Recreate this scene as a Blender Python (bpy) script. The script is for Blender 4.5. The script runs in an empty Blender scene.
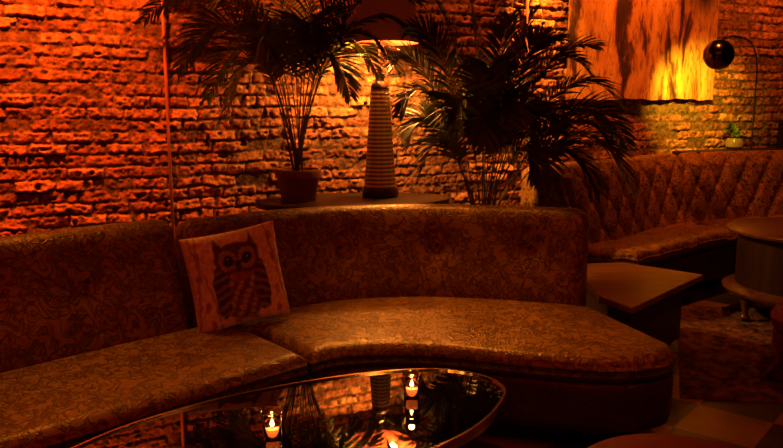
import bpy, math, random
import numpy as np
from mathutils import Vector, Matrix
random.seed(7); rng=np.random.default_rng(7)
S=bpy.context.scene
S.view_settings.view_transform='Standard'
S.view_settings.look='None'
COL=S.collection

# ---------------------------------------------------------------- helpers
def link(o,parent=None):
    COL.objects.link(o)
    if parent is not None: o.parent=parent
    return o
def empty(name,loc=(0,0,0)):
    e=bpy.data.objects.new(name,None); e.empty_display_size=.1; e.location=loc
    COL.objects.link(e); return e
def mesh(name,V,F,mat,parent=None,smooth=True,mats=None,fm=None):
    m=bpy.data.meshes.new(name); m.from_pydata([tuple(map(float,v)) for v in V],[],F); m.update()
    if mats:
        for x in mats: m.materials.append(x)
        if fm: m.polygons.foreach_set('material_index',fm)
    else: m.materials.append(mat)
    m.polygons.foreach_set('use_smooth',[smooth]*len(m.polygons))
    o=bpy.data.objects.new(name,m); link(o,parent); return o
def lathe(name,prof,mat,loc,parent=None,n=40,smooth=True,M=None):
    V=[];F=[]
    for r,z in prof:
        for i in range(n):
            a=2*math.pi*i/n; V.append((r*math.cos(a),r*math.sin(a),z))
    k=len(prof)
    for j in range(k-1):
        for i in range(n):
            a=j*n+i;b=j*n+(i+1)%n
            F.append((a,b,b+n,a+n))
    if prof[0][0]>1e-4: F.append(tuple(reversed(range(n))))
    if prof[-1][0]>1e-4 : F.append(tuple((k-1)*n+i for i in range(n)))
    L=Vector(loc)
    if M is None: M=Matrix.Identity(3)
    V=[M@Vector(v)+L for v in V]
    o=mesh(name,V,F,mat,parent,smooth)
    if smooth:
        md=o.modifiers.new('es','EDGE_SPLIT'); md.split_angle=math.radians(40)
    return o
def shell(name,prof,mat,loc,parent=None,n=40,M=None):
    V=[];F=[]
    for r,z in prof:
        for i in range(n):
            a=2*math.pi*i/n; V.append((r*math.cos(a),r*math.sin(a),z))
    for j in range(len(prof)-1):
        for i in range(n):
            a=j*n+i;b=j*n+(i+1)%n
            F.append((a,b,b+n,a+n))
    L=Vector(loc); M=M or Matrix.Identity(3)
    return mesh(name,[M@Vector(v)+L for v in V],F,mat,parent)
def tube(name,pts,r,mat,parent=None,n=10,VF=None):
    own=VF is None
    V,F=([],[]) if own else VF
    pts=[Vector(p) for p in pts]; k=len(pts); base=len(V)
    rs=r if isinstance(r,(list,tuple)) else [r]*k
    for i,p in enumerate(pts):
        t=(pts[min(i+1,k-1)]-pts[max(i-1,0)]).normalized()
        a=t.cross(Vector((0,0,1)))
        if a.length<.05: a=t.cross(Vector((0,1,0)))
        a.normalize(); b=t.cross(a)
        for j in range(n):
            q=2*math.pi*j/n; V.append(p+a*(rs[i]*math.cos(q))+b*(rs[i]*math.sin(q)))
    for i in range(k-1):
        for j in range(n):
            a=base+i*n+j;b=base+i*n+(j+1)%n
            F.append((a,b,b+n,a+n))
    F.append(tuple(base+j for j in reversed(range(n)))); F.append(tuple(base+(k-1)*n+j for j in range(n)))
    if own: return mesh(name,V,F,mat,parent)
def box(name,c,s,mat,parent=None,rz=0,bev=.006):
    x,y,z=[q/2 for q in s]
    V=[(a*x,b*y,d*z) for a in(-1,1) for b in(-1,1) for d in(-1,1)]
    F=[(0,1,3,2),(4,6,7,5),(0,4,5,1),(2,3,7,6),(0,2,6,4),(1,5,7,3)]
    R=Matrix.Rotation(rz,3,'Z')
    o=mesh(name,[R@Vector(v)+Vector(c) for v in V],F,mat,parent,False)
    if bev:
        b=o.modifiers.new('b','BEVEL'); b.width=bev; b.segments=2
    return o
def prism(name,poly,z0,z1,mat,parent=None,bev=.006):
    n=len(poly)
    V=[(x,y,z0) for x,y in poly]+[(x,y,z1) for x,y in poly]
    F=[tuple(reversed(range(n))),tuple(range(n,2*n))]+[(i,(i+1)%n,(i+1)%n+n,i+n) for i in range(n)]
    o=mesh(name,V,F,mat,parent,False)
    if bev:
        b=o.modifiers.new('b','BEVEL'); b.width=bev; b.segments=2; b.limit_method='ANGLE'
    return o
def catmull(P,n,closed=False):
    P=[np.array(p,float) for p in P]
    k=len(P); out=[]
    segs=k if closed else k-1
    for i in range(segs):
        if closed: a,b,c,d=P[(i-1)%k],P[i],P[(i+1)%k],P[(i+2)%k]
        else:
            b,c=P[i],P[i+1]; a=P[i-1] if i>0 else 2*b-c; d=P[i+2] if i+2<k else 2*c-b
        for t in np.linspace(0,1,16,endpoint=False):
            out.append(.5*((2*b)+(-a+c)*t+(2*a-5*b+4*c-d)*t*t+(-a+3*b-3*c+d)*t**3))
    if not closed: out.append(P[-1])
    else: out.append(out[0])
    out=np.array(out)
    L=np.r_[0,np.cumsum(np.linalg.norm(np.diff(out,axis=0),axis=1))]
    if isinstance(n,int):
        q=np.linspace(0,L[-1],n+(1 if closed else 0))
        if closed: q=q[:-1]
    else: q=np.array(n)*L[-1]
    return np.stack([np.interp(q,L,out[:,i]) for i in range(out.shape[1])],1),L[-1]

# ---------------------------------------------------------------- materials
def mat(name,col=(.5,.5,.5),rough=.5,metal=0,**kw):
    m=bpy.data.materials.new(name); m.use_nodes=True
    b=m.node_tree.nodes['Principled BSDF']
    b.inputs['Base Color'].default_value=(*col,1); b.inputs['Roughness'].default_value=rough
    b.inputs['Metallic'].default_value=metal
    for k,v in kw.items():
        b.inputs[k.replace('_',' ')].default_value=v
    return m
def N(m,t,**kw):
    n=m.node_tree.nodes.new(t)
    for k,v in kw.items():
        if k in n.inputs: n.inputs[k].default_value=v
        else: setattr(n,k,v)
    return n
def LK(m,a,b): m.node_tree.links.new(a,b)
def ramp(m,stops,interp='LINEAR'):
    r=N(m,'ShaderNodeValToRGB'); r.color_ramp.interpolation=interp
    e=r.color_ramp.elements
    while len(e)<len(stops): e.new(.5)
    for x,(p,c) in zip(e,stops): x.position=p; x.color=(*c,1)
    return r
def BS(m): return m.node_tree.nodes['Principled BSDF']
def noisemat(name,stops,scale=6,rough=.6,stretch=(1,1,1),detail=6,bump=.2,dist=0,metal=0,**kw):
    m=mat(name,rough=rough,metal=metal,**kw)
    tc=N(m,'ShaderNodeTexCoord'); mp=N(m,'ShaderNodeMapping'); mp.inputs['Scale'].default_value=stretch
    LK(m,tc.outputs['Object'],mp.inputs['Vector'])
    nz=N(m,'ShaderNodeTexNoise'); nz.inputs['Scale'].default_value=scale; nz.inputs['Detail'].default_value=detail
    nz.inputs['Distortion'].default_value=dist
    LK(m,mp.outputs['Vector'],nz.inputs['Vector'])
    r=ramp(m,stops); LK(m,nz.outputs['Fac'],r.inputs['Fac']); LK(m,r.outputs['Color'],BS(m).inputs['Base Color'])
    if bump:
        b=N(m,'ShaderNodeBump'); b.inputs['Strength'].default_value=bump; b.inputs['Distance'].default_value=.01
        LK(m,nz.outputs['Fac'],b.inputs['Height']); LK(m,b.outputs['Normal'],BS(m).inputs['Normal'])
    return m

def fabric(name,c1,c2,scale,rough=.38,bump=.4,half=.35):
    """scrolling brocade: warped leaf-cell outlines with veins over a satin ground"""
    m=mat(name,rough=rough)
    BS(m).inputs['Specular Tint'].default_value=(1,.60,.22,1)
    tc=N(m,'ShaderNodeTexCoord')
    nz=N(m,'ShaderNodeTexNoise'); nz.inputs['Scale'].default_value=scale*.6; nz.inputs['Detail'].default_value=1.5
    LK(m,tc.outputs['Object'],nz.inputs['Vector'])
    mx=N(m,'ShaderNodeMix',data_type='VECTOR'); mx.inputs['Factor'].default_value=.22
    LK(m,tc.outputs['Object'],mx.inputs[4]); LK(m,nz.outputs['Color'],mx.inputs[5])
    def cells(sc,w0,w1):
        vo=N(m,'ShaderNodeTexVoronoi',feature='DISTANCE_TO_EDGE'); vo.inputs['Scale'].default_value=sc
        LK(m,mx.outputs[1],vo.inputs['Vector'])
        r=ramp(m,[(0,(1,1,1)),(w0,(1,1,1)),(w1,(0,0,0)),(1,(0,0,0))]); LK(m,vo.outputs['Distance'],r.inputs['Fac']); return r
    ra=cells(scale,.035,.09); rb=cells(scale*2.1,.05,.13)
    n2=N(m,'ShaderNodeTexNoise'); n2.inputs['Scale'].default_value=scale*.9; n2.inputs['Detail'].default_value=0
    LK(m,mx.outputs[1],n2.inputs['Vector'])
    rm=ramp(m,[(.45,(0,0,0)),(.52,(1,1,1))]); LK(m,n2.outputs['Fac'],rm.inputs['Fac'])
    g=N(m,'ShaderNodeMix',data_type='RGBA',blend_type='MULTIPLY'); g.inputs['Factor'].default_value=1
    LK(m,rb.outputs['Color'],g.inputs[6]); LK(m,rm.outputs['Color'],g.inputs[7])
    a=N(m,'ShaderNodeMix',data_type='RGBA',blend_type='LIGHTEN'); a.inputs['Factor'].default_value=1
    LK(m,ra.outputs['Color'],a.inputs[6]); LK(m,g.outputs[2],a.inputs[7])
    r3=ramp(m,[(.42,(0,0,0)),(.56,(half,half,half))]); LK(m,n2.outputs['Fac'],r3.inputs['Fac'])
    a2=N(m,'ShaderNodeMix',data_type='RGBA',blend_type='LIGHTEN'); a2.inputs['Factor'].default_value=1
    LK(m,a.outputs[2],a2.inputs[6]); LK(m,r3.outputs['Color'],a2.inputs[7])
    c=N(m,'ShaderNodeMix',data_type='RGBA'); c.inputs[6].default_value=(*c1,1); c.inputs[7].default_value=(*c2,1)
    LK(m,a2.outputs[2],c.inputs['Factor'])
    LK(m,c.outputs[2],BS(m).inputs['Base Color'])
    b=N(m,'ShaderNodeBump'); b.inputs['Strength'].default_value=bump; b.inputs['Distance'].default_value=.004
    LK(m,a.outputs[2],b.inputs['Height']); LK(m,b.outputs['Normal'],BS(m).inputs['Normal'])
    return m
M_sofa=fabric('brocade_upholstery',(.31,.150,.038),(.105,.040,.012),18)
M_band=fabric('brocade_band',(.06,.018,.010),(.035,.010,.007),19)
M_dark=mat('dark_wood',(.03,.012,.007),.45)
M_leop=fabric('tufted_fabric',(.07,.028,.008),(.42,.21,.05),26,rough=.5,half=.2)
M_leaf=noisemat('palm_leaf',[(.3,(.035,.042,.009)),(.7,(.14,.165,.032))],8,.40,bump=0)
M_stem=mat('palm_stem',(.12,.09,.025),.5)
M_terra=noisemat('terracotta',[(.3,(.16,.04,.02)),(.7,(.26,.07,.035))],9,.5,bump=.15)
M_soil=noisemat('soil',[(.3,(.02,.012,.006)),(.7,(.05,.03,.02))],40,.95,bump=.8)
M_wood=noisemat('walnut',[(.3,(.12,.04,.012)),(.7,(.28,.11,.03))],3,.32,stretch=(1,9,1),bump=.03,dist=.6)
M_mwood=noisemat('stained_walnut',[(.3,(.07,.024,.009)),(.7,(.15,.055,.02))],3,.32,stretch=(1,9,1),bump=.03,dist=.6)
M_dwood=noisemat('dark_walnut',[(.3,(.02,.008,.004)),(.7,(.05,.018,.008))],3,.45,stretch=(1,9,1),bump=.03,dist=.6)
M_rim=mat('bronze_rim',(.7,.38,.14),.22,1)
M_glassblk=mat('smoked_glass_top',(.004,.003,.003),.02); BS(M_glassblk).inputs['IOR'].default_value=2.3
M_chrome=mat('dark_chrome',(.16,.12,.10),.18,1)
M_brass=mat('brass',(.6,.36,.12),.3,1)
M_red=noisemat('red_velvet',[(.3,(.22,.025,.012)),(.7,(.32,.045,.02))],30,.6,bump=.1)

# ---------------------------------------------------------------- brick wall (real relief)
WX0=-4.3; WL=10.6; WH=3.0
wd=Vector((1,.45,0)).normalized(); wn=Vector((wd.y,-wd.x,0))   # wn points into the room
W0=Vector((WX0,5.6+.45*WX0,0))
def wallpt(x,off,z):
    p=Vector((x,5.6+.45*x,z)); return p+wn*off
def vnoise(X,Z,sc,seed):
    r=np.random.default_rng(seed); G=r.random((256,256))
    x=X*sc;z=Z*sc; xi=np.floor(x).astype(int);zi=np.floor(z).astype(int);fx=x-xi;fz=z-zi
    fx=fx*fx*(3-2*fx);fz=fz*fz*(3-2*fz)
    g=lambda a,b:G[a%256,b%256]
    return (g(xi,zi)*(1-fx)+g(xi+1,zi)*fx)*(1-fz)+(g(xi,zi+1)*(1-fx)+g(xi+1,zi+1)*fx)*fz
nx,nz_=1500,440
xs=np.linspace(0,WL,nx);zs=np.linspace(0,WH,nz_)
X,Zz=np.meshgrid(xs,zs,indexing='ij')
Xw=X+(vnoise(X,Zz,9,1)-.5)*.020+(vnoise(X,Zz,45,11)-.5)*.016
Zw=Zz+(vnoise(X,Zz,1.3,2)-.5)*.022+(vnoise(X,Zz,9,3)-.5)*.012+(vnoise(X,Zz,40,12)-.5)*.013
BHh=.074;BL=.225
row=np.floor(Zw/BHh).astype(int)
rr=np.random.default_rng(5); ro=rr.random(200)
xo=Xw/BL+ (row%2)*.5+ro[row]*.35
colI=np.floor(xo).astype(int)
R1=rr.random((200,200));R2=rr.random((200,200));R3=rr.random((200,200));R4=rr.random((200,200));R5=rr.random((200,200))
ix=(row%200,colI%200)
ex=np.minimum(xo-colI,1-(xo-colI))*BL; ez=np.minimum(Zw/BHh-row,1-(Zw/BHh-row))*BHh
gap=.002+.006*R1[ix]
ed=np.minimum(ex,ez)-gap
mask=np.clip(ed/.008,0,1)
chip=vnoise(X,Zz,26,61)
mask=mask*np.clip((chip-.16)*8,0,1)*np.clip(1.25-(R5[ix]>.93)*1.1,0,1)
worn=np.clip((vnoise(X,Zz,1.4,21)-.54)*4,0,1)   # areas smeared with mortar
rough1=vnoise(X,Zz,30,4)*.5+vnoise(X,Zz,62,5)*.5
rough2=vnoise(X,Zz,110,8)
hgt=mask*(.010+.024*R2[ix]**1.6) + (R3[ix]-.5)*.034*(xo-colI-.5)*mask + (R4[ix]-.5)*.036*(Zw/BHh-row-.5)*mask
hgt=hgt*(1-.55*worn)+ (rough1-.5)*(.010+.014*mask)+(rough2-.5)*.007+(vnoise(X,Zz,6,6)-.5)*.024
P=np.empty((nx,nz_,3))
P[...,0]=W0.x+wd.x*X+wn.x*hgt; P[...,1]=W0.y+wd.y*X+wn.y*hgt; P[...,2]=Zz
me=bpy.data.meshes.new('wall_back'); nv=nx*nz_
me.vertices.add(nv); me.vertices.foreach_set('co',P.reshape(-1).astype(np.float32))
i=np.arange(nx-1)[:,None]*nz_+np.arange(nz_-1)[None,:]
Q=np.stack([i,i+nz_,i+nz_+1,i+1],-1).reshape(-1)
nf=(nx-1)*(nz_-1)
me.loops.add(nf*4); me.loops.foreach_set('vertex_index',Q.astype(np.int32))
me.polygons.add(nf); me.polygons.foreach_set('loop_start',np.arange(nf,dtype=np.int32)*4)
try: me.polygons.foreach_set('loop_total',np.full(nf,4,dtype=np.int32))
except Exception: pass
me.update(calc_edges=True)
ca=me.color_attributes.new('brick','FLOAT_COLOR','POINT')
C=np.stack([mask*(1-.5*worn),R2[ix]*.5+R3[ix]*.5,rough1,np.ones_like(mask)],-1)
ca.data.foreach_set('color',C.reshape(-1).astype(np.float32))
me.polygons.foreach_set('use_smooth',np.ones(nf,dtype=bool))
m=mat('old_brick',rough=.85)
at=N(m,'ShaderNodeAttribute'); at.attribute_name='brick'
sp=N(m,'ShaderNodeSeparateColor'); LK(m,at.outputs['Color'],sp.inputs['Color'])
rb=ramp(m,[(0,(.16,.042,.018)),(.3,(.38,.12,.045)),(.65,(.60,.23,.09)),(1,(.78,.39,.17))]); LK(m,sp.outputs[1],rb.inputs['Fac'])
tc=N(m,'ShaderNodeTexCoord'); nz=N(m,'ShaderNodeTexNoise'); nz.inputs['Scale'].default_value=24; nz.inputs['Detail'].default_value=9; nz.inputs['Roughness'].default_value=.65
LK(m,tc.outputs['Object'],nz.inputs['Vector'])
rn=ramp(m,[(.36,(.14,.14,.14)),(.60,(1.15,1.15,1.15))]); LK(m,nz.outputs['Fac'],rn.inputs['Fac'])
mo=N(m,'ShaderNodeMix',data_type='RGBA'); mo.inputs[6].default_value=(.18,.085,.04,1)
LK(m,sp.outputs[0],mo.inputs['Factor']); LK(m,rb.outputs['Color'],mo.inputs[7])
mu=N(m,'ShaderNodeMix',data_type='RGBA',blend_type='MULTIPLY'); mu.inputs['Factor'].default_value=.9
LK(m,mo.outputs[2],mu.inputs[6]); LK(m,rn.outputs['Color'],mu.inputs[7])
LK(m,mu.outputs[2],BS(m).inputs['Base Color'])
bp=N(m,'ShaderNodeBump'); bp.inputs['Strength'].default_value=.7; bp.inputs['Distance'].default_value=.012
LK(m,nz.outputs['Fac'],bp.inputs['Height']); LK(m,bp.outputs['Normal'],BS(m).inputs['Normal'])
me.materials.append(m)
link(bpy.data.objects.new('wall_back',me))

# ---------------------------------------------------------------- rest of the room
M_plas=noisemat('dark_plaster',[(.3,(.10,.03,.02)),(.7,(.14,.05,.03))],4,.8,bump=.1)
XL,XR,YF=-4.2,5.6,-1.8
yb=lambda x:5.6+.45*x
mf=mat('diamond_tiles',rough=.3)
tc=N(mf,'ShaderNodeTexCoord'); mp=N(mf,'ShaderNodeMapping'); mp.inputs['Rotation'].default_value=(0,0,math.radians(40)); mp.inputs['Location'].default_value=(.1,.05,0)
LK(mf,tc.outputs['Object'],mp.inputs['Vector'])
ck=N(mf,'ShaderNodeTexChecker'); ck.inputs['Scale'].default_value=3.0; ck.inputs['Color1'].default_value=(.42,.27,.13,1); ck.inputs['Color2'].default_value=(.09,.10,.04,1)
LK(mf,mp.outputs['Vector'],ck.inputs['Vector'])
nn=N(mf,'ShaderNodeTexNoise'); nn.inputs['Scale'].default_value=5; nn.inputs['Detail'].default_value=7; LK(mf,tc.outputs['Object'],nn.inputs['Vector'])
rn=ramp(mf,[(.3,(.4,.4,.4)),(.7,(1,1,1))]); LK(mf,nn.outputs['Fac'],rn.inputs['Fac'])
mu=N(mf,'ShaderNodeMix',data_type='RGBA',blend_type='MULTIPLY'); mu.inputs['Factor'].default_value=.8
LK(mf,ck.outputs['Color'],mu.inputs[6]); LK(mf,rn.outputs['Color'],mu.inputs[7]); LK(mf,mu.outputs[2],BS(mf).inputs['Base Color'])
def slab(name,z0,z1,m_):
    prism(name,[(XL,YF),(XR,YF),(XR,yb(XR)+.1),(XL,yb(XL)+.1)],z0,z1,m_,bev=0)
slab('floor',-.1,0,mf); slab('ceiling',3.0,3.1,mat('ceiling_paint',(.05,.02,.015),.9))
box('wall_left',(XL-.05,(YF+yb(XL))/2,1.5),(.1,yb(XL)-YF,3),M_plas,bev=0)
box('wall_right',(XR+.05,(YF+yb(XR))/2,1.5),(.1,yb(XR)-YF,3),M_plas,bev=0)
box('wall_front',((XL+XR)/2,YF-.05,1.5),(XR-XL,.1,3),M_plas,bev=0)
M_pipe=mat('painted_conduit',(.45,.17,.10),.4)
def conduit(name,x):
    a=wallpt(x,.05,.01)
    e=empty(name,(0,0,0))
    tube('pipe',[a,a+Vector((0,0,1.5)),a+Vector((0,0,2.98))],.011,M_pipe,e)
    for z in (.5,1.3,2.1,2.7):
        box('clip',(a.x-wn.x*.02,a.y-wn.y*.02,z),(.06,.05,.02),M_pipe,e,rz=math.atan2(wd.y,wd.x),bev=.003)
conduit('trim_1',-1.45); conduit('trim_2',1.02)

# ---------------------------------------------------------------- sectional sofa
def sweep(name,path,prof,mat_,parent,ns=90,nq=44,endr=.05,disp=None,shr=.16):
    """upholstered back: profile (offset outward, z) swept along plan path"""
    ee=endr*1.3
    Ltot=catmull(path,10)[1]; f_=ee/Ltot
    t=np.r_[np.linspace(0,1,9)**1.7*f_,np.linspace(f_,1-f_,ns)[1:-1],1-(np.linspace(1,0,9)**1.7)*f_]
    Pp,L=catmull(path,t); Pq,Lq=catmull(prof,nq)
    T=np.gradient(Pp,axis=0); T/=np.linalg.norm(T,axis=1)[:,None]+1e-9
    Nn=np.stack([-T[:,1],T[:,0]],1)      # left of travel = away from the seat
    s=t*L; q=np.linspace(0,Lq,nq); cen=np.array([Pq[:,0].mean(),Pq[:,1].min()])
    V=np.zeros((len(t),nq,3))
    for a in range(len(t)):
        e=min(s[a],L-s[a]); k=0
        if e<endr: k=1-math.sqrt(max(0,1-(1-e/endr)**2))
        pq=cen+(Pq-cen)*np.array([1-k*.45,1-k*shr*.45])
        V[a,:,0]=Pp[a,0]+Nn[a,0]*pq[:,0]; V[a,:,1]=Pp[a,1]+Nn[a,1]*pq[:,0]; V[a,:,2]=pq[:,1]
    if disp is not None:
        ds=np.gradient(V,axis=0);dq=np.gradient(V,axis=1); nn=np.cross(ds,dq); nn/=np.linalg.norm(nn,axis=2)[...,None]+1e-9
        SS,QQ=np.meshgrid(s,q,indexing='ij')
        sign=-np.sign((nn[len(t)//2,3,:2]*Nn[len(t)//2]).sum())
        V+=sign*nn*disp(SS,QQ,V[...,2])[...,None]
    F=[]
    for a in range(len(t)-1):
        for b in range(nq-1):
            i0=a*nq+b; F.append((i0,i0+nq,i0+nq+1,i0+1))
    F.append(tuple(range(nq))); F.append(tuple((len(t)-1)*nq+b for b in reversed(range(nq))))
    o=mesh(name,V.reshape(-1,3),F,mat_,parent)
    o.modifiers.new('es','EDGE_SPLIT').split_angle=math.radians(60)
    return V,s,q
def seat(name,front,back,parent,ztop=.42,zbot=.10,mtop=M_sofa,mband=M_band,ns=70,nt=26,r=.045,disp=None,crown=.018):
    ts=.5-.5*np.cos(np.pi*np.linspace(0,1,ns)); tt=.5-.5*np.cos(np.pi*np.linspace(0,1,nt))
    A,LA=catmull(front,ts); B,LB=catmull(back,ts)
    V=np.zeros((ns,nt,3))
    for j,t in enumerate(tt):
        V[:,j,:2]=A*(1-t)+B*t
    w=np.linalg.norm(A-B,axis=1); L=(LA+LB)/2
    d=np.minimum(np.minimum(tt[None,:]*w[:,None],(1-tt)[None,:]*w[:,None]),np.minimum(ts,1-ts)[:,None]*L)
    dd=np.clip(d,0,r)
    V[...,2]=ztop-r+np.sqrt(r*r-(r-dd)**2)+crown*np.clip(d/.25,0,1)**.7
    if disp is not None:
        V[...,2]+=disp(V[...,0],V[...,1],d)
    idx=np.arange(ns*nt).reshape(ns,nt)
    F=[(idx[a,b],idx[a,b+1],idx[a+1,b+1],idx[a+1,b]) for a in range(ns-1) for b in range(nt-1)]
    loop=list(idx[:,0])+list(idx[-1,1:])+list(idx[-2::-1,-1])+list(idx[0,-2:0:-1])
    Vf=V.reshape(-1,3); Pl=Vf[loop][:,:2]
    nl=len(loop); T=np.roll(Pl,-1,0)-np.roll(Pl,1,0); T/=np.linalg.norm(T,axis=1)[:,None]+1e-9
    O=np.stack([T[:,1],-T[:,0]],1); ctr=Pl.mean(0)
    if ((Pl-ctr)*O).sum()<0: O=-O
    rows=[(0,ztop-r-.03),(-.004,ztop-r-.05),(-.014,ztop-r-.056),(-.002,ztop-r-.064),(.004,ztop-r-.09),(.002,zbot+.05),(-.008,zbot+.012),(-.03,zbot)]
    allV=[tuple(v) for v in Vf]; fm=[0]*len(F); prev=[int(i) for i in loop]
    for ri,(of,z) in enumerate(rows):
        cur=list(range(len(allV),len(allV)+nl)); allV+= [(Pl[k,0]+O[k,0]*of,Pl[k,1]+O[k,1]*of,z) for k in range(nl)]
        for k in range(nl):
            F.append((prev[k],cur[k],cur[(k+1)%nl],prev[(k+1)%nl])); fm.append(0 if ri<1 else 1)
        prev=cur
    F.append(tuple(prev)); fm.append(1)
    F=[tuple(int(x) for x in f) for f in F]
    return mesh(name,allV,F,None,parent,True,mats=[mtop,mband],fm=fm)
sofa=empty('sectional_sofa')
PB_L=[(-2.55,1.80),(-2.05,2.27),(-1.5,2.79),(-1.23,3.07),(-.90,3.385)]
PB_R=[(-.885,3.40),(-.70,3.56),(-.46,3.74),(-.22,3.86),(.12,3.915),(.46,3.88),(.74,3.81),(.935,3.715)]
prof_R=[(.0,.12),(0,.30),(.005,.42),(.025,.52),(.065,.66),(.10,.79),(.12,.85),(.15,.882),(.20,.89),(.25,.873),(.275,.83),(.28,.70),(.27,.40),(.25,.12)]
prof_L=[(.0,.12),(0,.30),(.005,.42),(.03,.52),(.09,.66),(.14,.79),(.165,.86),(.20,.893),(.25,.90),(.30,.885),(.325,.84),(.33,.70),(.32,.40),(.30,.12)]
def buttons(pos):
    def f(S_,Q_,Zv):
        o=np.zeros_like(S_)
        for (bs,bz) in pos:
            o-=.030*np.exp(-(((S_-bs)/.035)**2+((Zv-bz)/.035)**2))*(Q_<.75)
            o-=.020*np.exp(-(((S_-bs)/.12)**2+((Zv-bz)/.12)**2))*(Q_<.75)
        o+=.004*np.sin(S_*9)*np.sin(Q_*7)
        return o
    return f
for nm,pth,bp_,pf,sh in (('back_left',PB_L,[(.55,.68),(1.0,.68),(1.45,.68),(1.85,.68)],prof_L,.08),('back_curved',PB_R,[(.32,.68),(.8,.68),(1.28,.68),(1.75,.68)],prof_R,.20)):
    V,s,q=sweep(nm,pth,pf,M_sofa,sofa,disp=buttons(bp_),endr=.08,shr=sh)
    for (bs,bz) in bp_:
        a=int(np.argmin(abs(s-bs))); b=int(np.argmin(abs(V[a,:22,2]-bz)))
        c=V[a,b]; lathe('button',[(0,-.006),(.013,-.004),(.016,0),(.012,.006),(0,.009)],M_band,c,sofa,n=14,M=Matrix.Rotation(math.radians(90),3,'X'))
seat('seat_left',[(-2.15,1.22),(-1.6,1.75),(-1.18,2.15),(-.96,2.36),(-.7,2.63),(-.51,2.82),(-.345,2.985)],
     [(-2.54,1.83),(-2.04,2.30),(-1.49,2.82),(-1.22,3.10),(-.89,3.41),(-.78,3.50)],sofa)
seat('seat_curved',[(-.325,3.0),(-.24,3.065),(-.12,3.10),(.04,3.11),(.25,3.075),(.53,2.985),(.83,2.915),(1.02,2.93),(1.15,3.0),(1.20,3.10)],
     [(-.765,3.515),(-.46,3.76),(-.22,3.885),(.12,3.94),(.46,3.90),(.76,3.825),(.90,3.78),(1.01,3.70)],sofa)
for (x,y) in [(-.28,3.12),(.3,3.2),(.95,3.08),(.9,3.6),(0,3.8),(-.75,3.3),(-1.2,2.9),(-1.1,2.35),(-1.7,1.85),(-2.0,2.2),(-2.4,1.8),(-.5,2.95)]:
    lathe('foot',[(.018,0),(.028,.11)],M_dark,(x,y,0),sofa,n=14)

# ---------------------------------------------------------------- owl throw pillow
n=130; U=np.linspace(-1,1,n); uu,vv=np.meshgrid(U,U,indexing='ij')
thick=.066*(np.clip(1-uu**2,0,1)*np.clip(1-vv**2,0,1))**.42
pin=1-.05*(np.abs(uu)*(1-vv**2)); pin2=1-.05*(np.abs(vv)*(1-uu**2))
hx=.222
Xp=uu*hx*pin; Zp=vv*hx*pin2
def sm(e,w=.02): return np.clip(.5-e/w,0,1)
wx=(vnoise(uu+5,vv+5,7,41)-.5)*.06; wy=(vnoise(uu+5,vv+5,7,42)-.5)*.06
ua=uu+wx; va=vv+wy
def ell(cx,cy,rx,ry): return np.sqrt(((ua-cx)/rx)**2+((va-cy)/ry)**2)-1
colr=np.ones((n,n,3))*np.array([.90,.50,.32])
def paint(e,c,w=.08,a=1.):
    global colr
    k=(sm(e,w)*a)[...,None]; colr=colr*(1-k)+np.array(c)*k
tex=vnoise(uu+5,vv+5,9,31);tex2=vnoise(uu+5,vv+5,22,32)
paint(-(tex-.35)-.2,(.80,.40,.25),.1,.5)
for (x0_,s0) in ((-.86,.12),(.86,-.15),(-.70,-.2)):   # twigs
    paint(np.abs(ua-x0_-s0*va)-.015,(.30,.12,.07),.04)
for bx,by in ((-.78,-.45),(.78,-.4),(-.84,.15),(.82,.3),(.74,-.80),(-.7,-.85),(-.8,.6),(.78,.75)): paint(ell(bx,by,.06,.10),(.45,.16,.09))
body=ell(0,-.20,.52,.68); paint(body,(.20,.05,.03))
dots=np.sin(ua*26+np.floor(va*9)*1.57)*np.sin(va*28)
kk=(sm(body,.05)*(dots>.15))[...,None]*.7; colr=colr*(1-kk)+np.array([.58,.30,.18])*kk
for sx in (-1,1):
    w_=ell(sx*.43,-.22,.17,.56); paint(w_,(.08,.022,.013)); 
    kk=(sm(w_,.05)*(np.sin(va*34+np.abs(ua)*14)>.25))[...,None]*.6; colr=colr*(1-kk)+np.array([.42,.16,.09])*kk
paint(ell(0,.42,.49,.35),(.14,.04,.022))
for sx in (-1,1):
    e=np.maximum(np.abs(ua-sx*(.36+.15*(va-.7)))-.14*(1-(va-.55)/.38),np.abs(va-.72)-.18); paint(e,(.12,.035,.018),.05)
    paint(ell(sx*.21,.40,.20,.22),(.50,.24,.14)); 
    an=np.arctan2(va-.40,ua-sx*.21); kk=(sm(ell(sx*.21,.40,.20,.22),.05)*(np.sin(an*16)>.0))[...,None]*.75; colr=colr*(1-kk)+np.array([.22,.065,.035])*kk
    paint(ell(sx*.20,.40,.12,.115),(.04,.012,.008)); paint(ell(sx*.20+.02,.43,.018,.018),(.7,.5,.3))
paint(np.maximum(np.abs(ua)-.06*(1+(va-.28)/.14),np.abs(va-.27)-.12),(.05,.018,.01),.04)
paint(ell(0,.04,.24,.10),(.40,.05,.03),.12,.7)
for sx in (-1,1): paint(ell(sx*.16,-.88,.10,.05),(.45,.22,.08))
colr*= (.75+.5*tex2)[...,None]
e1=Vector((.875,.485,0)); nf_=Vector((.485,-.875,0)); up=(Vector((0,0,1))-nf_*.16).normalized(); nf2=e1.cross(up)
if nf2.dot(nf_)<0: nf2=-nf2
roll=Matrix.Rotation(math.radians(7),3,nf2); e1=roll@e1; up=roll@up
pc=Vector((-.705,3.38,.652))
V=[];F=[];Cc=[]
for side in (1,-1):
    for a in range(n):
        for b in range(n):
            V.append(pc+e1*float(Xp[a,b])+up*float(Zp[a,b])+nf2*float(thick[a,b]*side+(.006*(tex[a,b]-.5))))
            Cc+= [*colr[a,b],1] if side==1 else [.35,.2,.1,1]
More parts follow.
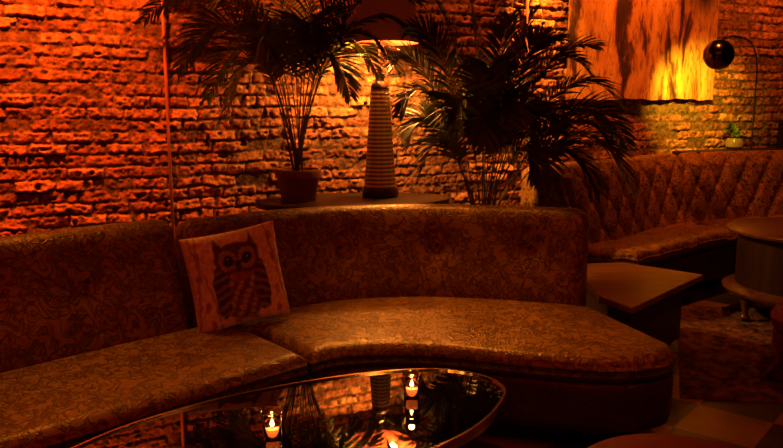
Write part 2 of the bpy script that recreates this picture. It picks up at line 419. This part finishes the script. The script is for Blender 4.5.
for sd in (0,1):
    o_=sd*n*n
    for a in range(n-1):
        for b in range(n-1):
            i0=o_+a*n+b; f=(i0,i0+n,i0+n+1,i0+1); F.append(f if sd==0 else f[::-1])
mp_=mat('owl_print_cotton',rough=.85); at=N(mp_,'ShaderNodeAttribute'); at.attribute_name='print'; LK(mp_,at.outputs['Color'],BS(mp_).inputs['Base Color'])
po=mesh('throw_pillow',V,F,mp_)
ca=po.data.color_attributes.new('print','FLOAT_COLOR','POINT'); ca.data.foreach_set('color',np.array(Cc,dtype=np.float32))

# ---------------------------------------------------------------- coffee table
ct=empty('coffee_table')
outl,_=catmull([(-.933,2.106),(-.777,2.314),(-.496,2.534),(-.154,2.70),(.147,2.764),(.329,2.702),(.403,2.571),(.364,2.42),(.279,2.26),(.143,2.106),(-.10,1.90),(-.42,1.72),(-.75,1.63),(-.98,1.69),(-1.04,1.87)],120,closed=True)
cen=outl.mean(0)
def loopmesh(name,rows,mat_,cap=True):
    k=len(outl); T=np.roll(outl,-1,0)-np.roll(outl,1,0); T/=np.linalg.norm(T,axis=1)[:,None]
    O=np.stack([T[:,1],-T[:,0]],1)
    if ((outl-cen)*O).sum()<0:O=-O
    V=[];F=[]
    for of,z in rows:
        V+=[(outl[i,0]+O[i,0]*of,outl[i,1]+O[i,1]*of,z) for i in range(k)]
    for r_ in range(len(rows)-1):
        for i in range(k):
            a=r_*k+i;b=r_*k+(i+1)%k; F.append((a,b,b+k,a+k))
    if cap: F.append(tuple(reversed(range(k)))); F.append(tuple((len(rows)-1)*k+i for i in range(k)))
    else:
        r_=len(rows)-1
        for i in range(k): F.append((r_*k+i,r_*k+(i+1)%k,(i+1)%k,i))
    return mesh(name,V,F,mat_,ct,False)
loopmesh('glass_top',[(-.008,.415),(-.008,.438)],M_glassblk)
loopmesh('metal_rim',[(-.009,.408),(.0,.408),(.002,.425),(0,.444),(-.009,.444)],M_rim,cap=False)
for px,py in ((-.72,1.95),(.08,2.42)):
    lathe('pedestal',[(.16,0),(.16,.02),(.05,.04),(.03,.1),(.03,.36),(.10,.408)],M_dark,(px,py,0),ct)
M_clear=mat('votive_glass',(1,.85,.7),.05,0); BS(M_clear).inputs['Transmission Weight'].default_value=1; BS(M_clear).inputs['IOR'].default_value=1.3
M_wax=mat('candle_wax',(.9,.5,.25),.5); BS(M_wax).inputs['Emission Color'].default_value=(1,.16,.02,1); BS(M_wax).inputs['Emission Strength'].default_value=.9
M_flame=mat('flame',(1,.7,.3),.5); BS(M_flame).inputs['Emission Color'].default_value=(1,.55,.18,1); BS(M_flame).inputs['Emission Strength'].default_value=22
def light(name,kind,loc,energy,color,parent=None,**kw):
    l=bpy.data.lights.new(name,kind); l.energy=energy; l.color=color
    for k,v in kw.items():
        if k!='target': setattr(l,k,v)
    o=bpy.data.objects.new(name,l); o.location=loc
    if 'target' in kw:
        o.rotation_euler=(Vector(kw['target'])-Vector(loc)).to_track_quat('-Z','Y').to_euler()
    link(o,parent); return o
def candle(x,y):
    e=empty('votive_candle')
    shell('glass',[(0.001,.006),(.024,.006),(.027,.03),(.031,.085),(.033,.085),(.029,.03),(.027,0),(0.001,0)],M_clear,(x,y,.4385),e,28)
    lathe('wax',[(.0225,.008),(.0245,.035),(.02,.036),(0,.034)],M_wax,(x,y,.4385),e,24)
    lathe('flame',[(0,.042),(.005,.047),(.0065,.054),(.004,.064),(0,.076)],M_flame,(x,y,.4385),e,12)
    tube('wick',[(x,y,.472),(x,y,.484)],.001,M_dark,e,n=6)
    light('candle_glow','POINT',(x,y,.545),.5,(1,.4,.1),e,shadow_soft_size=.01)
candle(-.36,2.167); candle(.07,2.49)

# ---------------------------------------------------------------- console behind the sofa
cs=empty('console_table')
kx,ky=-.24,4.86
el=[(kx+.62*math.cos(a),ky+.36*math.sin(a)+.45*.62*math.cos(a)*.35) for a in np.linspace(0,2*math.pi,48,endpoint=False)]
prism('top',el,.785,.82,M_dwood,cs,bev=.008)
prism('apron',[(kx+(x-kx)*.9,ky+(y-ky)*.9) for x,y in el],.70,.786,M_dark,cs,bev=0)
for a in (.6,2.3,3.9,5.4): 
    x,y=kx+.5*math.cos(a),ky+.27*math.sin(a); tube('leg',[(x,y,0),(x,y,.72)],[.015,.024],M_dark,cs)

# ---------------------------------------------------------------- table lamp
def table_lamp():
    e=empty('table_lamp'); L=(-.075,5.0,.82)
    M_cer=mat('lamp_ceramic',(.62,.50,.36),.35)
    tc=N(M_cer,'ShaderNodeTexCoord'); mpn=N(M_cer,'ShaderNodeSeparateXYZ'); LK(M_cer,tc.outputs['Object'],mpn.inputs[0])
    w=N(M_cer,'ShaderNodeMath',operation='MULTIPLY'); w.inputs[1].default_value=240; LK(M_cer,mpn.outputs[2],w.inputs[0])
    sn=N(M_cer,'ShaderNodeMath',operation='SINE'); LK(M_cer,w.outputs[0],sn.inputs[0])
    rr_=ramp(M_cer,[(.0,(.30,.14,.07)),(.3,(.90,.72,.50)),(1,(.95,.78,.55))]); LK(M_cer,sn.outputs[0],rr_.inputs['Fac']); LK(M_cer,rr_.outputs['Color'],BS(M_cer).inputs['Base Color'])
    M_lb=mat('lamp_base_dark',(.05,.02,.015),.3)
    n=48;V=[];F=[];H=.70;rows=60
    for j in range(rows+1):
        t=j/rows; r=.105*(1-t)+.060*t
        band=.0015*math.sin(t*rows*math.pi/1.5)
        for i in range(n):
            a=2*math.pi*i/n; rib=.007 if i%4==0 else 0
            V.append((L[0]+(r-rib+band)*math.cos(a),L[1]+(r-rib+band)*math.sin(a),L[2]+.07+t*(H-.07)))
    for j in range(rows):
        for i in range(n):
            a=j*n+i;b=j*n+(i+1)%n;F.append((a,b,b+n,a+n))
    mesh('column',V,F,M_cer,e)
    lathe('foot',[(.112,0),(.120,.012),(.120,.055),(.110,.07),(.09,.072)],M_lb,L,e)
    lathe('cap',[(.055,H-.002),(.062,H+.01),(.056,H+.03),(.03,H+.05),(.026,H+.08),(.034,H+.095),(.02,H+.11),(.010,H+.13),(.010,H+.26)],M_lb,L,e)
    ms=mat('lampshade_linen',(.25,.035,.02),.8); BS(ms).inputs['Emission Color'].default_value=(.6,.05,.008,1); BS(ms).inputs['Emission Strength'].default_value=.05
    shell('shade',[(.25,.99),(.21,1.40),(.208,1.40),(.247,.99),(.25,.99)],ms,L,e,60)
    for a in (0,2.09,4.19):
        tube('spider',[(L[0],L[1],L[2]+1.2),(L[0]+.229*math.cos(a),L[1]+.229*math.sin(a),L[2]+1.2)],.003,M_brass,e,n=6)
    tube('rod',[(L[0],L[1],L[2]+.94),(L[0],L[1],L[2]+1.2)],.006,M_brass,e,n=8)
    mb=mat('bulb',(1,.8,.5),.5); BS(mb).inputs['Emission Color'].default_value=(1,.5,.15,1); BS(mb).inputs['Emission Strength'].default_value=8
    for a in (.8,3.94):
        bx,by=L[0]+.12*math.cos(a),L[1]+.12*math.sin(a)
        lathe('bulb',[(0,1.09),(.03,1.11),(.035,1.14),(.02,1.17),(.012,1.20),(0,1.21)],mb,(bx,by,L[2]),e,20)
        light('lamp_light','POINT',(bx,by,L[2]+1.055),72,(1,.38,.055),e,shadow_soft_size=.03)
table_lamp()

# ---------------------------------------------------------------- palms
def frond(VF,o,c,tp,leaf,petiole=.3,nl=40,roll=0.,SV=None,wd_=.0095):
    """rachis = quadratic curve from the pot through an arching control point to the tip"""
    V,F=VF; o=Vector(o);c=Vector(c);tp=Vector(tp); seg=30
    pts=[o*(1-t)**2+c*2*t*(1-t)+tp*t*t for t in [i/seg for i in range(seg+1)]]
    dirs=[(pts[min(i+1,seg)]-pts[max(i-1,0)]).normalized() for i in range(seg+1)]
    tube(None,pts[::2],[.5*wd_*(1-.8*i/15) for i in range(len(pts[::2]))],None,VF=SV,n=6)
    for k in range(nl):
        t=petiole+(1-petiole)*(k/(nl-1))*.995
        fi=t*seg; i=min(int(fi),seg-1); q=pts[i].lerp(pts[i+1],fi-i); d=dirs[i]
        side=d.cross(Vector((0,0,1)))
        if side.length<.05: side=d.cross(Vector((0,1,0)))
        side.normalize(); upv=side.cross(d)
        side=side*math.cos(roll)+upv*math.sin(roll); upv=side.cross(d)
        u=(t-petiole)/(1-petiole)
        ll=leaf*(math.sin(math.pi*(.22+.70*u)))**.8*random.uniform(.88,1.1)
        fwd=.50+.7*u
        for sg in (-1,1):
            ld=(side*sg+d*fwd*random.uniform(.85,1.15)+upv*random.uniform(.05,.30)).normalized()
            w=wd_*random.uniform(.85,1.15)
            r_=q.copy(); prev=None; cd=ld.copy(); ns=5
            for j in range(ns+1):
                tt=j/ns; ww=w*max(.04,math.sin(math.pi*(.12+.86*tt))**.8)
                wa=cd.cross(upv)
                if wa.length<1e-3: wa=side
                wa.normalize()
                i0=len(V); V.append(r_+wa*ww); V.append(r_-upv*ww*.35); V.append(r_-wa*ww)
                if prev is not None:
                    F.append((prev,i0,i0+1,prev+1)); F.append((prev+1,i0+1,i0+2,prev+2))
                prev=i0; r_=r_+cd*(ll/ns); cd=(cd+Vector((0,0,-.11))*random.uniform(.6,1.4)).normalized()
def palm(base,zrim,fr,potr=.14,poth=.2,leaf=.26,wd_=.0095,pk=1.):
    e=empty('potted_palm'); bx,by=base
    zb=zrim-poth
    lathe('pot',[(potr*.74,0),(potr*.78,.01),(potr*.93,poth*.72),(potr*.95,poth*.74),(potr*1.04,poth*.75),(potr*1.06,poth*.97),(potr*1.03,poth),(potr*.93,poth),(potr*.92,poth*.9),(0,poth*.9)],M_terra,(bx,by,zb),e)
    lathe('soil',[(0,poth*.92),(potr*.9,poth*.91)],M_soil,(bx,by,zb),e)
    LV=([],[]);SV=([],[])
    for (tx,ty,tz,cx,cy,cz,pt) in fr:
        a=random.uniform(0,6.28); rr_=random.uniform(0,.035)
        o=(bx+rr_*math.cos(a),by+rr_*math.sin(a),zrim-.02)
        frond(LV,o,(bx+cx,by+cy,cz),(bx+tx,by+ty,tz),leaf*random.uniform(.9,1.08),pt*pk,roll=random.uniform(-.6,.6),SV=SV,wd_=wd_)
    for P_ in (LV[0],SV[0]):   # leaflets rest against the brick instead of passing through it
        for k in range(len(P_)):
            v=P_[k]; dist=(v-W0).dot(wn)
            if dist<.07: P_[k]=v+wn*(.07-dist)
    mesh('stems',*SV,M_stem,e); mesh('leaflets',*LV,M_leaf,e)
    return e
# each frond: tip dx,dy,z ; arch dx,dy,z ; bare-stem fraction
palm((-.59,4.80),1.02,[
 (-.90,-.05,1.94,-.30,0,2.55,.28),(-.70,-.10,1.62,-.26,-.05,2.42,.30),(-.42,-.12,1.36,-.20,-.1,2.15,.36),
 (-.58,.10,1.46,-.22,.05,2.28,.32),(.84,.05,1.74,.30,0,2.45,.28),
 (.64,-.10,1.62,.26,-.05,2.30,.32),(.34,-.15,1.48,.16,-.12,2.12,.36),(.50,.12,1.62,.20,.1,2.25,.32),
 (-.66,.0,2.36,-.16,0,2.15,.30),(-.24,.05,2.74,-.05,0,2.0,.32),(.20,0,2.68,.04,0,2.0,.32),(.62,.0,2.30,.18,0,2.25,.28),
 (-.20,-.30,1.70,-.08,-.20,2.15,.38),(.15,-.35,1.78,.08,-.20,2.2,.38),(-.82,.0,2.18,-.26,0,2.45,.28),
 (-.42,-.25,2.00,-.16,-.15,2.3,.32),(.40,-.25,2.05,.16,-.15,2.3,.32),(-.1,.15,2.5,0,.1,2.0,.35),(.76,-.05,2.04,.25,0,2.40,.28),
 (-.30,.10,1.9,-.14,.05,2.2,.32),(.32,.10,1.95,.12,.05,2.2,.32)],potr=.14,poth=.205,leaf=.25,wd_=.009,pk=.92)
palm((.55,4.52),.66,[
 (-.55,.05,1.62,-.36,0,1.98,.30),(-.50,-.08,1.38,-.34,0,1.85,.32),(-.46,.05,1.18,-.30,0,1.68,.34),(-.38,-.12,1.04,-.24,-.1,1.52,.36),
 (-.28,.05,2.00,-.10,0,1.70,.28),(-.44,.0,1.84,-.20,0,1.92,.28),(-.08,.05,1.96,-.03,0,1.5,.28),(.14,.05,1.92,.04,0,1.6,.28),
 (.40,.05,1.80,.14,0,1.88,.28),(.58,-.05,1.62,.26,0,1.97,.28),(.80,.0,1.42,.42,0,1.92,.28),(.78,-.10,1.12,.44,0,1.72,.30),
 (.88,-.05,.92,.56,0,1.68,.30),(.66,-.12,.92,.40,0,1.54,.34),(.31,-.20,1.0,.22,-.1,1.50,.36),(-.19,-.22,1.30,-.12,-.15,1.80,.34),
 (.14,-.25,1.32,.10,-.15,1.80,.34),(-.03,-.25,1.20,-.03,-.2,1.68,.36),(.26,-.15,1.25,.16,-.1,1.75,.32),(.0,-.15,1.62,0,-.1,1.7,.32),(.46,.08,1.26,.28,0,1.70,.32),
 (.64,.0,1.76,.24,0,1.85,.28),(.86,.05,1.18,.50,0,1.82,.30),(.28,.0,1.96,.10,0,1.65,.28)],potr=.17,poth=.3,leaf=.245,wd_=.009)
stn=empty('plant_stand')
lathe('top',[(.17,0),(.17,.02)],M_dark,(.55,4.52,.34),stn)
for a in (0,1.57,3.14,4.71): tube('leg',[(.55+.14*math.cos(a),4.52+.14*math.sin(a),0),(.55+.12*math.cos(a),4.52+.12*math.sin(a),.34)],.012,M_dark,stn)

# ---------------------------------------------------------------- wedge end table
et=empty('end_table')
pl=[(1.19,3.64),(1.84,4.37),(1.47,4.72),(1.12,4.66),(1.09,3.88)]
prism('top',pl,.40,.435,M_wood,et)
pc2=(1.36,4.22)
prism('body',[(pc2[0]+(x-pc2[0])*.72,pc2[1]+(y-pc2[1])*.72) for x,y in pl],.06,.401,M_dark,et)
prism('plinth',[(pc2[0]+(x-pc2[0])*.6,pc2[1]+(y-pc2[1])*.6) for x,y in pl],0,.061,M_dark,et)

# ---------------------------------------------------------------- tufted banquette
bq=empty('tufted_banquette')
BP=[(.98,4.84),(1.35,5.14),(1.72,5.49),(2.08,5.87),(2.42,6.12),(2.85,6.32),(3.3,6.47),(3.9,6.62),(4.5,6.85)]
def tuft(S_,Q_,Zv):
    a=S_/.23; b=(Q_-.08)/.19
    u=(a+b*.5); v=(a-b*.5)
    d=np.minimum(np.abs(u-np.round(u)),np.abs(v-np.round(v)))
    du=np.sqrt((u-np.round(u))**2+(v-np.round(v))**2)
    o=.030*np.clip(d/.35,0,1)**.7-.036*np.exp(-(du/.13)**2)
    seam=np.exp(-((((S_+.35)%1.15)-.575)/.02)**2)*.05
    return o*np.clip((.86-Q_)/.05,0,1)-seam
prof2=[(0,.12),(0,.40),(.02,.52),(.05,.72),(.08,.89),(.10,.97),(.13,1.01),(.17,1.02),(.20,1.0),(.22,.95),(.22,.5),(.22,.12)]
def sub(name,P,ns_): return sweep(name,P,prof2,M_leop,bq,ns=ns_,nq=90,disp=tuft)
sub('back_angled',BP[:5],220); sub('back_long',[(2.44,6.13)]+BP[5:],240)
def seatdim(x,y,d):
    return -.014*np.clip(np.sin(x*18+y*6)*np.sin(y*18-x*6),0,1)
seat('seat_angled',[(1.60,4.84),(1.78,4.98),(2.0,5.18),(2.3,5.46),(2.62,5.68)],[(1.20,5.04),(1.42,5.22),(1.73,5.51),(2.09,5.89),(2.43,6.14)],bq,ztop=.47,mtop=M_leop,mband=M_dark,disp=seatdim)
seat('seat_long',[(2.64,5.67),(3.0,5.84),(3.4,5.95),(4.0,6.10),(4.6,6.28)],[(2.45,6.15),(2.86,6.34),(3.31,6.49),(3.91,6.64),(4.51,6.87)],bq,ztop=.47,mtop=M_leop,mband=M_dark,disp=seatdim)
for x,y in [(1.50,5.05),(1.9,5.35),(2.5,5.8),(3.2,6.1),(4.0,6.3)]: lathe('foot',[(.02,0),(.03,.12)],M_dark,(x,y,0),bq,n=12)

# ---------------------------------------------------------------- wall shelf and things at the far right
ang=math.atan2(wd.y,wd.x)
c=wallpt(3.1,.15,.99); box('wall_shelf',c,(1.5,.18,.05),M_dark,rz=ang)
M_pl=mat('planter_glass',(.30,.24,.15),.15)
pp=empty('potted_plant'); c=wallpt(2.99,.16,1.015)
lathe('planter',[(.045,0),(.075,.025),(.08,.07),(.062,.10),(.056,.10),(.055,.08),(0,.08)],M_pl,c,pp)
SV=([],[]);LV=([],[])
for k in range(22):
    a=random.uniform(0,6.28); r_=random.uniform(.05,.12); h_=random.uniform(.14,.26)
    frond(LV,(c.x,c.y,c.z+.07),(c.x+.3*r_*math.cos(a),c.y+.3*r_*math.sin(a),c.z+h_),(c.x+r_*math.cos(a),c.y+r_*math.sin(a),c.z+h_-.04),.05,.25,nl=8,SV=SV,wd_=.008)
M_leaf2=mat('small_leaf',(.14,.24,.03),.5); mesh('stems',*SV,M_stem,pp)
mesh('leaves',*LV,M_leaf2,pp)
cb=empty('bar_cabinet'); cc=wallpt(3.80,.27,0)
box('carcass',(cc.x,cc.y,.66),(.62,.30,1.16),M_dark,cb,rz=ang)
box('top',(cc.x,cc.y,1.255),(.66,.33,.03),M_dwood,cb,rz=ang,bev=.004)
for sx in (-.15,.15):
    d=cc+wd*sx+wn*.155; box('door',(d.x,d.y,.66),(.285,.016,1.08),M_dwood,cb,rz=ang,bev=.003)
    k=cc+wd*(sx*.2)+wn*.17; lathe('knob',[(0,-.01),(.012,0),(0,.01)],M_brass,(k.x,k.y,.7),cb,n=12)
for sx in (-.24,.24):
    for sy in (-.1,.1):
        k=cc+wd*sx+wn*sy; tube('leg',[(k.x,k.y,0),(k.x,k.y,.09)],.018,M_dark,cb)
tl=empty('table_lamp'); k=cc+wd*(-.20)+wn*.02
k2=(k.x,k.y,1.271)
lathe('base',[(.06,0),(.065,.015),(.03,.03),(.04,.08),(.05,.12),(.02,.17),(.01,.19),(.01,.24)],M_dark,k2,tl)
ms2=mat('small_shade',(.8,.4,.15),.8); BS(ms2).inputs['Emission Color'].default_value=(1,.25,.03,1); BS(ms2).inputs['Emission Strength'].default_value=.5
shell('shade',[(.11,.2),(.085,.36),(.083,.36),(.108,.2)],ms2,k2,tl,36)
lathe('shade_ring',[(.112,.195),(.114,.205),(.112,.21)],M_dark,k2,tl,36); lathe('shade_ring_top',[(.085,.356),(.088,.366),(.03,.368)],M_dark,k2,tl,36)

# ---------------------------------------------------------------- painting
mpn=mat('canvas_paint',rough=.6)
tc=N(mpn,'ShaderNodeTexCoord'); mp=N(mpn,'ShaderNodeMapping'); mp.inputs['Scale'].default_value=(2.2,2.2,.55)
LK(mpn,tc.outputs['Object'],mp.inputs['Vector'])
n1=N(mpn,'ShaderNodeTexNoise'); n1.inputs['Scale'].default_value=2.0; n1.inputs['Detail'].default_value=9; n1.inputs['Roughness'].default_value=.6; n1.inputs['Distortion'].default_value=.5; LK(mpn,mp.outputs['Vector'],n1.inputs['Vector'])
n2=N(mpn,'ShaderNodeTexNoise'); n2.inputs['Scale'].default_value=14; n2.inputs['Detail'].default_value=9; n2.inputs['Roughness'].default_value=.7; n2.inputs['Distortion'].default_value=.8; LK(mpn,mp.outputs['Vector'],n2.inputs['Vector'])
r1=ramp(mpn,[(.41,(.04,.014,.01)),(.45,(.16,.05,.02)),(.48,(.50,.23,.08)),(.58,(.66,.36,.13)),(.7,(.80,.50,.20))]); LK(mpn,n1.outputs['Fac'],r1.inputs['Fac'])
r2=ramp(mpn,[(.38,(.28,.17,.12)),(.50,(1,1,1))]); LK(mpn,n2.outputs['Fac'],r2.inputs['Fac'])
mu=N(mpn,'ShaderNodeMix',data_type='RGBA',blend_type='MULTIPLY'); mu.inputs['Factor'].default_value=.85
LK(mpn,r1.outputs['Color'],mu.inputs[6]); LK(mpn,r2.outputs['Color'],mu.inputs[7]); LK(mpn,mu.outputs[2],BS(mpn).inputs['Base Color'])
V=[];F=[];nxp,nzp=60,50
x0,x1,z0,z1=1.36,2.78,1.455,2.72
for layer in (0,1):
    for a in range(nxp+1):
        for b in range(nzp+1):
            x=x0+(x1-x0)*a/nxp; z=z0+(z1-z0)*b/nzp
            if b==0: z+=.004*math.sin(a*.9)+.006*math.sin(a*.31)
            off=.10-.03*layer
            V.append(wallpt(x,off,z))
k=(nxp+1)*(nzp+1)
for a in range(nxp):
    for b in range(nzp):
        i0=a*(nzp+1)+b; F.append((i0,i0+nzp+1,i0+nzp+2,i0+1)); F.append((i0+k,i0+k+1,i0+k+nzp+2,i0+k+nzp+1))
for a in range(nxp):
    for b in (0,nzp):
        i0=a*(nzp+1)+b; F.append((i0,i0+nzp+1,i0+nzp+1+k,i0+k))
for b in range(nzp):
    for a in (0,nxp):
        i0=a*(nzp+1)+b; F.append((i0,i0+1,i0+1+k,i0+k))
pt=mesh('canvas_painting',V,F,mpn,smooth=False)

# ---------------------------------------------------------------- arc floor lamp
al=empty('arc_floor_lamp')
hd=Vector((2.42,5.75,1.78)); aim=(Vector((2.60,6.78,1.46))-hd).normalized()
q=aim.to_track_quat('Z','Y').to_matrix()
prf=[(.001,-.11)]+[(.11*math.sin(a),-.11*math.cos(a)) for a in np.linspace(.15,2.0,16)]
prf+= [(r*.94,z) for r,z in reversed(prf)]
shell('head',prf,M_chrome,hd,al,40,M=q)
mb=mat('arc_bulb',(1,.8,.4),.5); BS(mb).inputs['Emission Color'].default_value=(1,.6,.12,1); BS(mb).inputs['Emission Strength'].default_value=15
lathe('bulb',[(0,-.04),(.03,-.03),(.035,0),(.02,.03),(0,.035)],mb,hd,al,20,M=q)
light('arc_light','SPOT',hd+aim*.06,160,(1,.60,.025),al,spot_size=math.radians(66),spot_blend=1.,shadow_soft_size=.03,target=tuple(hd+aim))
arc,_=catmull([(2.42,5.72,1.885),(2.62,5.95,1.93),(2.92,6.32,1.90),(3.10,6.58,1.74),(3.16,6.70,1.42),(3.165,6.705,.9),(3.165,6.705,.03)],50)
tube('arm',[tuple(a) for a in arc],.007,M_dark,al)
lathe('base',[(.04,0),(.04,.025),(.02,.04)],M_chrome,(3.165,6.705,0),al)

# ---------------------------------------------------------------- drum side table (right)
st=empty('drum_side_table'); c=(2.74,4.90,0)
lathe('top',[(.0,.585),(.49,.585),(.505,.595),(.505,.61),(.49,.62),(0,.62)],M_mwood,c,st,60)
lathe('drum',[(.43,.24),(.43,.586)],M_dwood,c,st,60)
lathe('shelf',[(.43,.19),(.50,.195),(.51,.215),(.47,.24),(.3,.245)],M_mwood,c,st,60)
for a in (30,110,190,225,300):
    x=c[0]+.43*math.cos(math.radians(a)); y=c[1]+.43*math.sin(math.radians(a))
    lathe('leg',[(.02,.03),(.032,.035),(.035,.045),(.02,.06),(.018,.08),(.028,.13),(.036,.19)],M_mwood,(x,y,0),st,20)

# ---------------------------------------------------------------- ottoman and barrel armchair
ot=empty('ottoman'); R=.34; cx,cy=.80,1.90
lathe('cushion',[(R*.8,.27),(R*.97,.28),(R,.31),(R,.38),(R*.97,.415),(R*.88,.44),(R*.6,.455),(0,.465)],M_red,(cx,cy,0),ot,60)
lathe('base',[(R*.82,.12),(R*.93,.14),(R*.94,.25),(R*.9,.272)],M_red,(cx,cy,0),ot,60)
for a in (45,135,225,315):
    a=math.radians(a); tube('leg',[(cx+R*.8*math.cos(a),cy+R*.8*math.sin(a),0),(cx+R*.65*math.cos(a),cy+R*.65*math.sin(a),.13)],[.011,.018],M_wood,ot)
def armchair(cx,cy,face,zs=.45,R=.36,hb=.74,z0=0):
    e=empty('armchair'); 
    lathe('seat_cushion',[(R*.55,zs-.13),(R*.86,zs-.12),(R*.92,zs-.09),(R*.93,zs-.05),(R*.86,zs-.015),(R*.6,zs),(0,zs+.006)],M_red,(cx,cy,0),e,48)
    lathe('seat_base',[(R*.8,zs-.25),(R*.88,zs-.2),(R*.88,zs-.125)],M_red,(cx,cy,0),e,48)
    V=[];F=[];na,nr=40,14; f=math.radians(face)
    for i in range(na+1):
        a=f+math.radians(85)+math.radians(190)*i/na; k=math.sin(math.pi*i/na)
        ht=zs+.08+(hb-zs-.08)*k**.7; 
        pr=[(R*.95,zs-.24),(R*.95,ht-.04),(R*.97,ht-.015),(R*1.03,ht),(R*1.1,ht-.015),(R*1.13,ht-.05),(R*1.1,zs-.1),(R*1.0,zs-.25)]
        for r,z in pr: V.append((cx+r*math.cos(a),cy+r*math.sin(a),z))
    k=len(pr)
    for i in range(na):
        for j in range(k): F.append((i*k+j,i*k+(j+1)%k,(i+1)*k+(j+1)%k,(i+1)*k+j))
    F.append(tuple(range(k)));F.append(tuple(na*k+j for j in reversed(range(k))))
    o=mesh('back',V,F,M_red,e); o.modifiers.new('s','SUBSURF').render_levels=2
    for a in (45,135,225,315):
        a=math.radians(a)+f; tube('leg',[(cx+R*1.0*math.cos(a),cy+R*1.0*math.sin(a),z0),(cx+R*.7*math.cos(a),cy+R*.7*math.sin(a),zs-.23)],[.010,.018],M_wood,e)
    return e
armchair(2.25,3.64,120,R=.36,zs=.42,hb=.60,z0=.03)

# ---------------------------------------------------------------- rug
mr=noisemat('shag_rug_wool',[(.35,(.035,.012,.008)),(.5,(.12,.05,.03)),(.7,(.26,.13,.07))],16,.95,bump=1.0,detail=8)
V=[];F=[];nr=170;c0=Vector((1.42,3.55,0)); ux=Vector((.97,-.12,0)).normalized(); uy=Vector((.36,1,0)).normalized()
for a in range(nr+1):
    for b in range(nr+1):
        p=c0+ux*(2.6*a/nr)+uy*(1.75*b/nr)
        edge=min(a,b,nr-a,nr-b); j=random.uniform(-.006,.006)
        V.append((p.x+j,p.y+random.uniform(-.006,.006),.002 if edge==0 else .012+random.uniform(0,.016)))
for a in range(nr):
    for b in range(nr): i0=a*(nr+1)+b; F.append((i0,i0+nr+1,i0+nr+2,i0+1))
mesh('shag_rug',V,F,mr)

# ---------------------------------------------------------------- lighting
lg=empty('ceiling_spotlights')
M_can=mat('spot_can',(.02,.02,.02),.4,1)
def can(loc,target,energy,color,size=80,blend=.6,soft=.04):
    d=(Vector(target)-Vector(loc)).normalized(); R=d.to_track_quat('Z','Y').to_matrix()
    shell('can',[(.001,-.13),(.05,-.13),(.055,0.0),(.053,0),(.048,-.12),(.001,-.12)],M_can,loc,lg,24,M=R)
    light('spot','SPOT',Vector(loc)+d*.01,energy,color,lg,spot_size=math.radians(size),spot_blend=blend,shadow_soft_size=soft,target=tuple(Vector(loc)+d))
RED=(1,.135,.009); ORG=(1,.17,.011); AMB=(1,.33,.03)
for x,en in ((-2.7,240),(-1.95,275),(-1.15,80)):
    a=wallpt(x,.75,2.8); b=wallpt(x,.0,1.7); can(a,b,en,RED,84,.9)
a=wallpt(-.75,.7,2.8); can(a,wallpt(-.75,0,1.6),85,ORG,80,.9)
can(wallpt(1.12,.35,2.85),wallpt(1.15,0,1.6),250,AMB,54,.9)
can(wallpt(.45,.40,2.8),wallpt(.5,0,1.4),25,ORG,70)
can(wallpt(1.9,.9,2.8),wallpt(1.9,0,1.9),80,ORG,90)
can(wallpt(3.2,.8,2.8),wallpt(3.2,0,1.4),55,ORG,90)
# amber pools on the seating
can((.15,4.35,2.85),(.28,3.42,.42),235,AMB,40,1.,.22)
can((-1.75,3.75,2.85),(-1.05,2.75,.42),115,AMB,40,1.,.22)
can((2.2,5.4,2.85),(2.2,5.9,.5),65,ORG,80)
can((1.7,2.6,2.85),(1.8,3.3,0),28,ORG,60)
l=light('red_ambient_fill','AREA',(0,1.6,2.9),24,(1,.055,.005),lg,shape='RECTANGLE',size=4,size_y=3,target=(0,2.6,0))  # unseen area lamp added as dim red ambient fill for the closed room
w=bpy.data.worlds.new('W'); S.world=w; w.use_nodes=True
w.node_tree.nodes['Background'].inputs[0].default_value=(.3,.02,.005,1); w.node_tree.nodes['Background'].inputs[1].default_value=.1

# ---------------------------------------------------------------- camera
cam=bpy.data.cameras.new('camera'); co=bpy.data.objects.new('camera',cam); link(co)
cam.sensor_width=36; cam.lens=760*36/783; co.location=(0,0,1.45)
co.rotation_euler=(math.radians(90)-math.atan(124/760),0,0); cam.clip_start=.05
S.camera=co
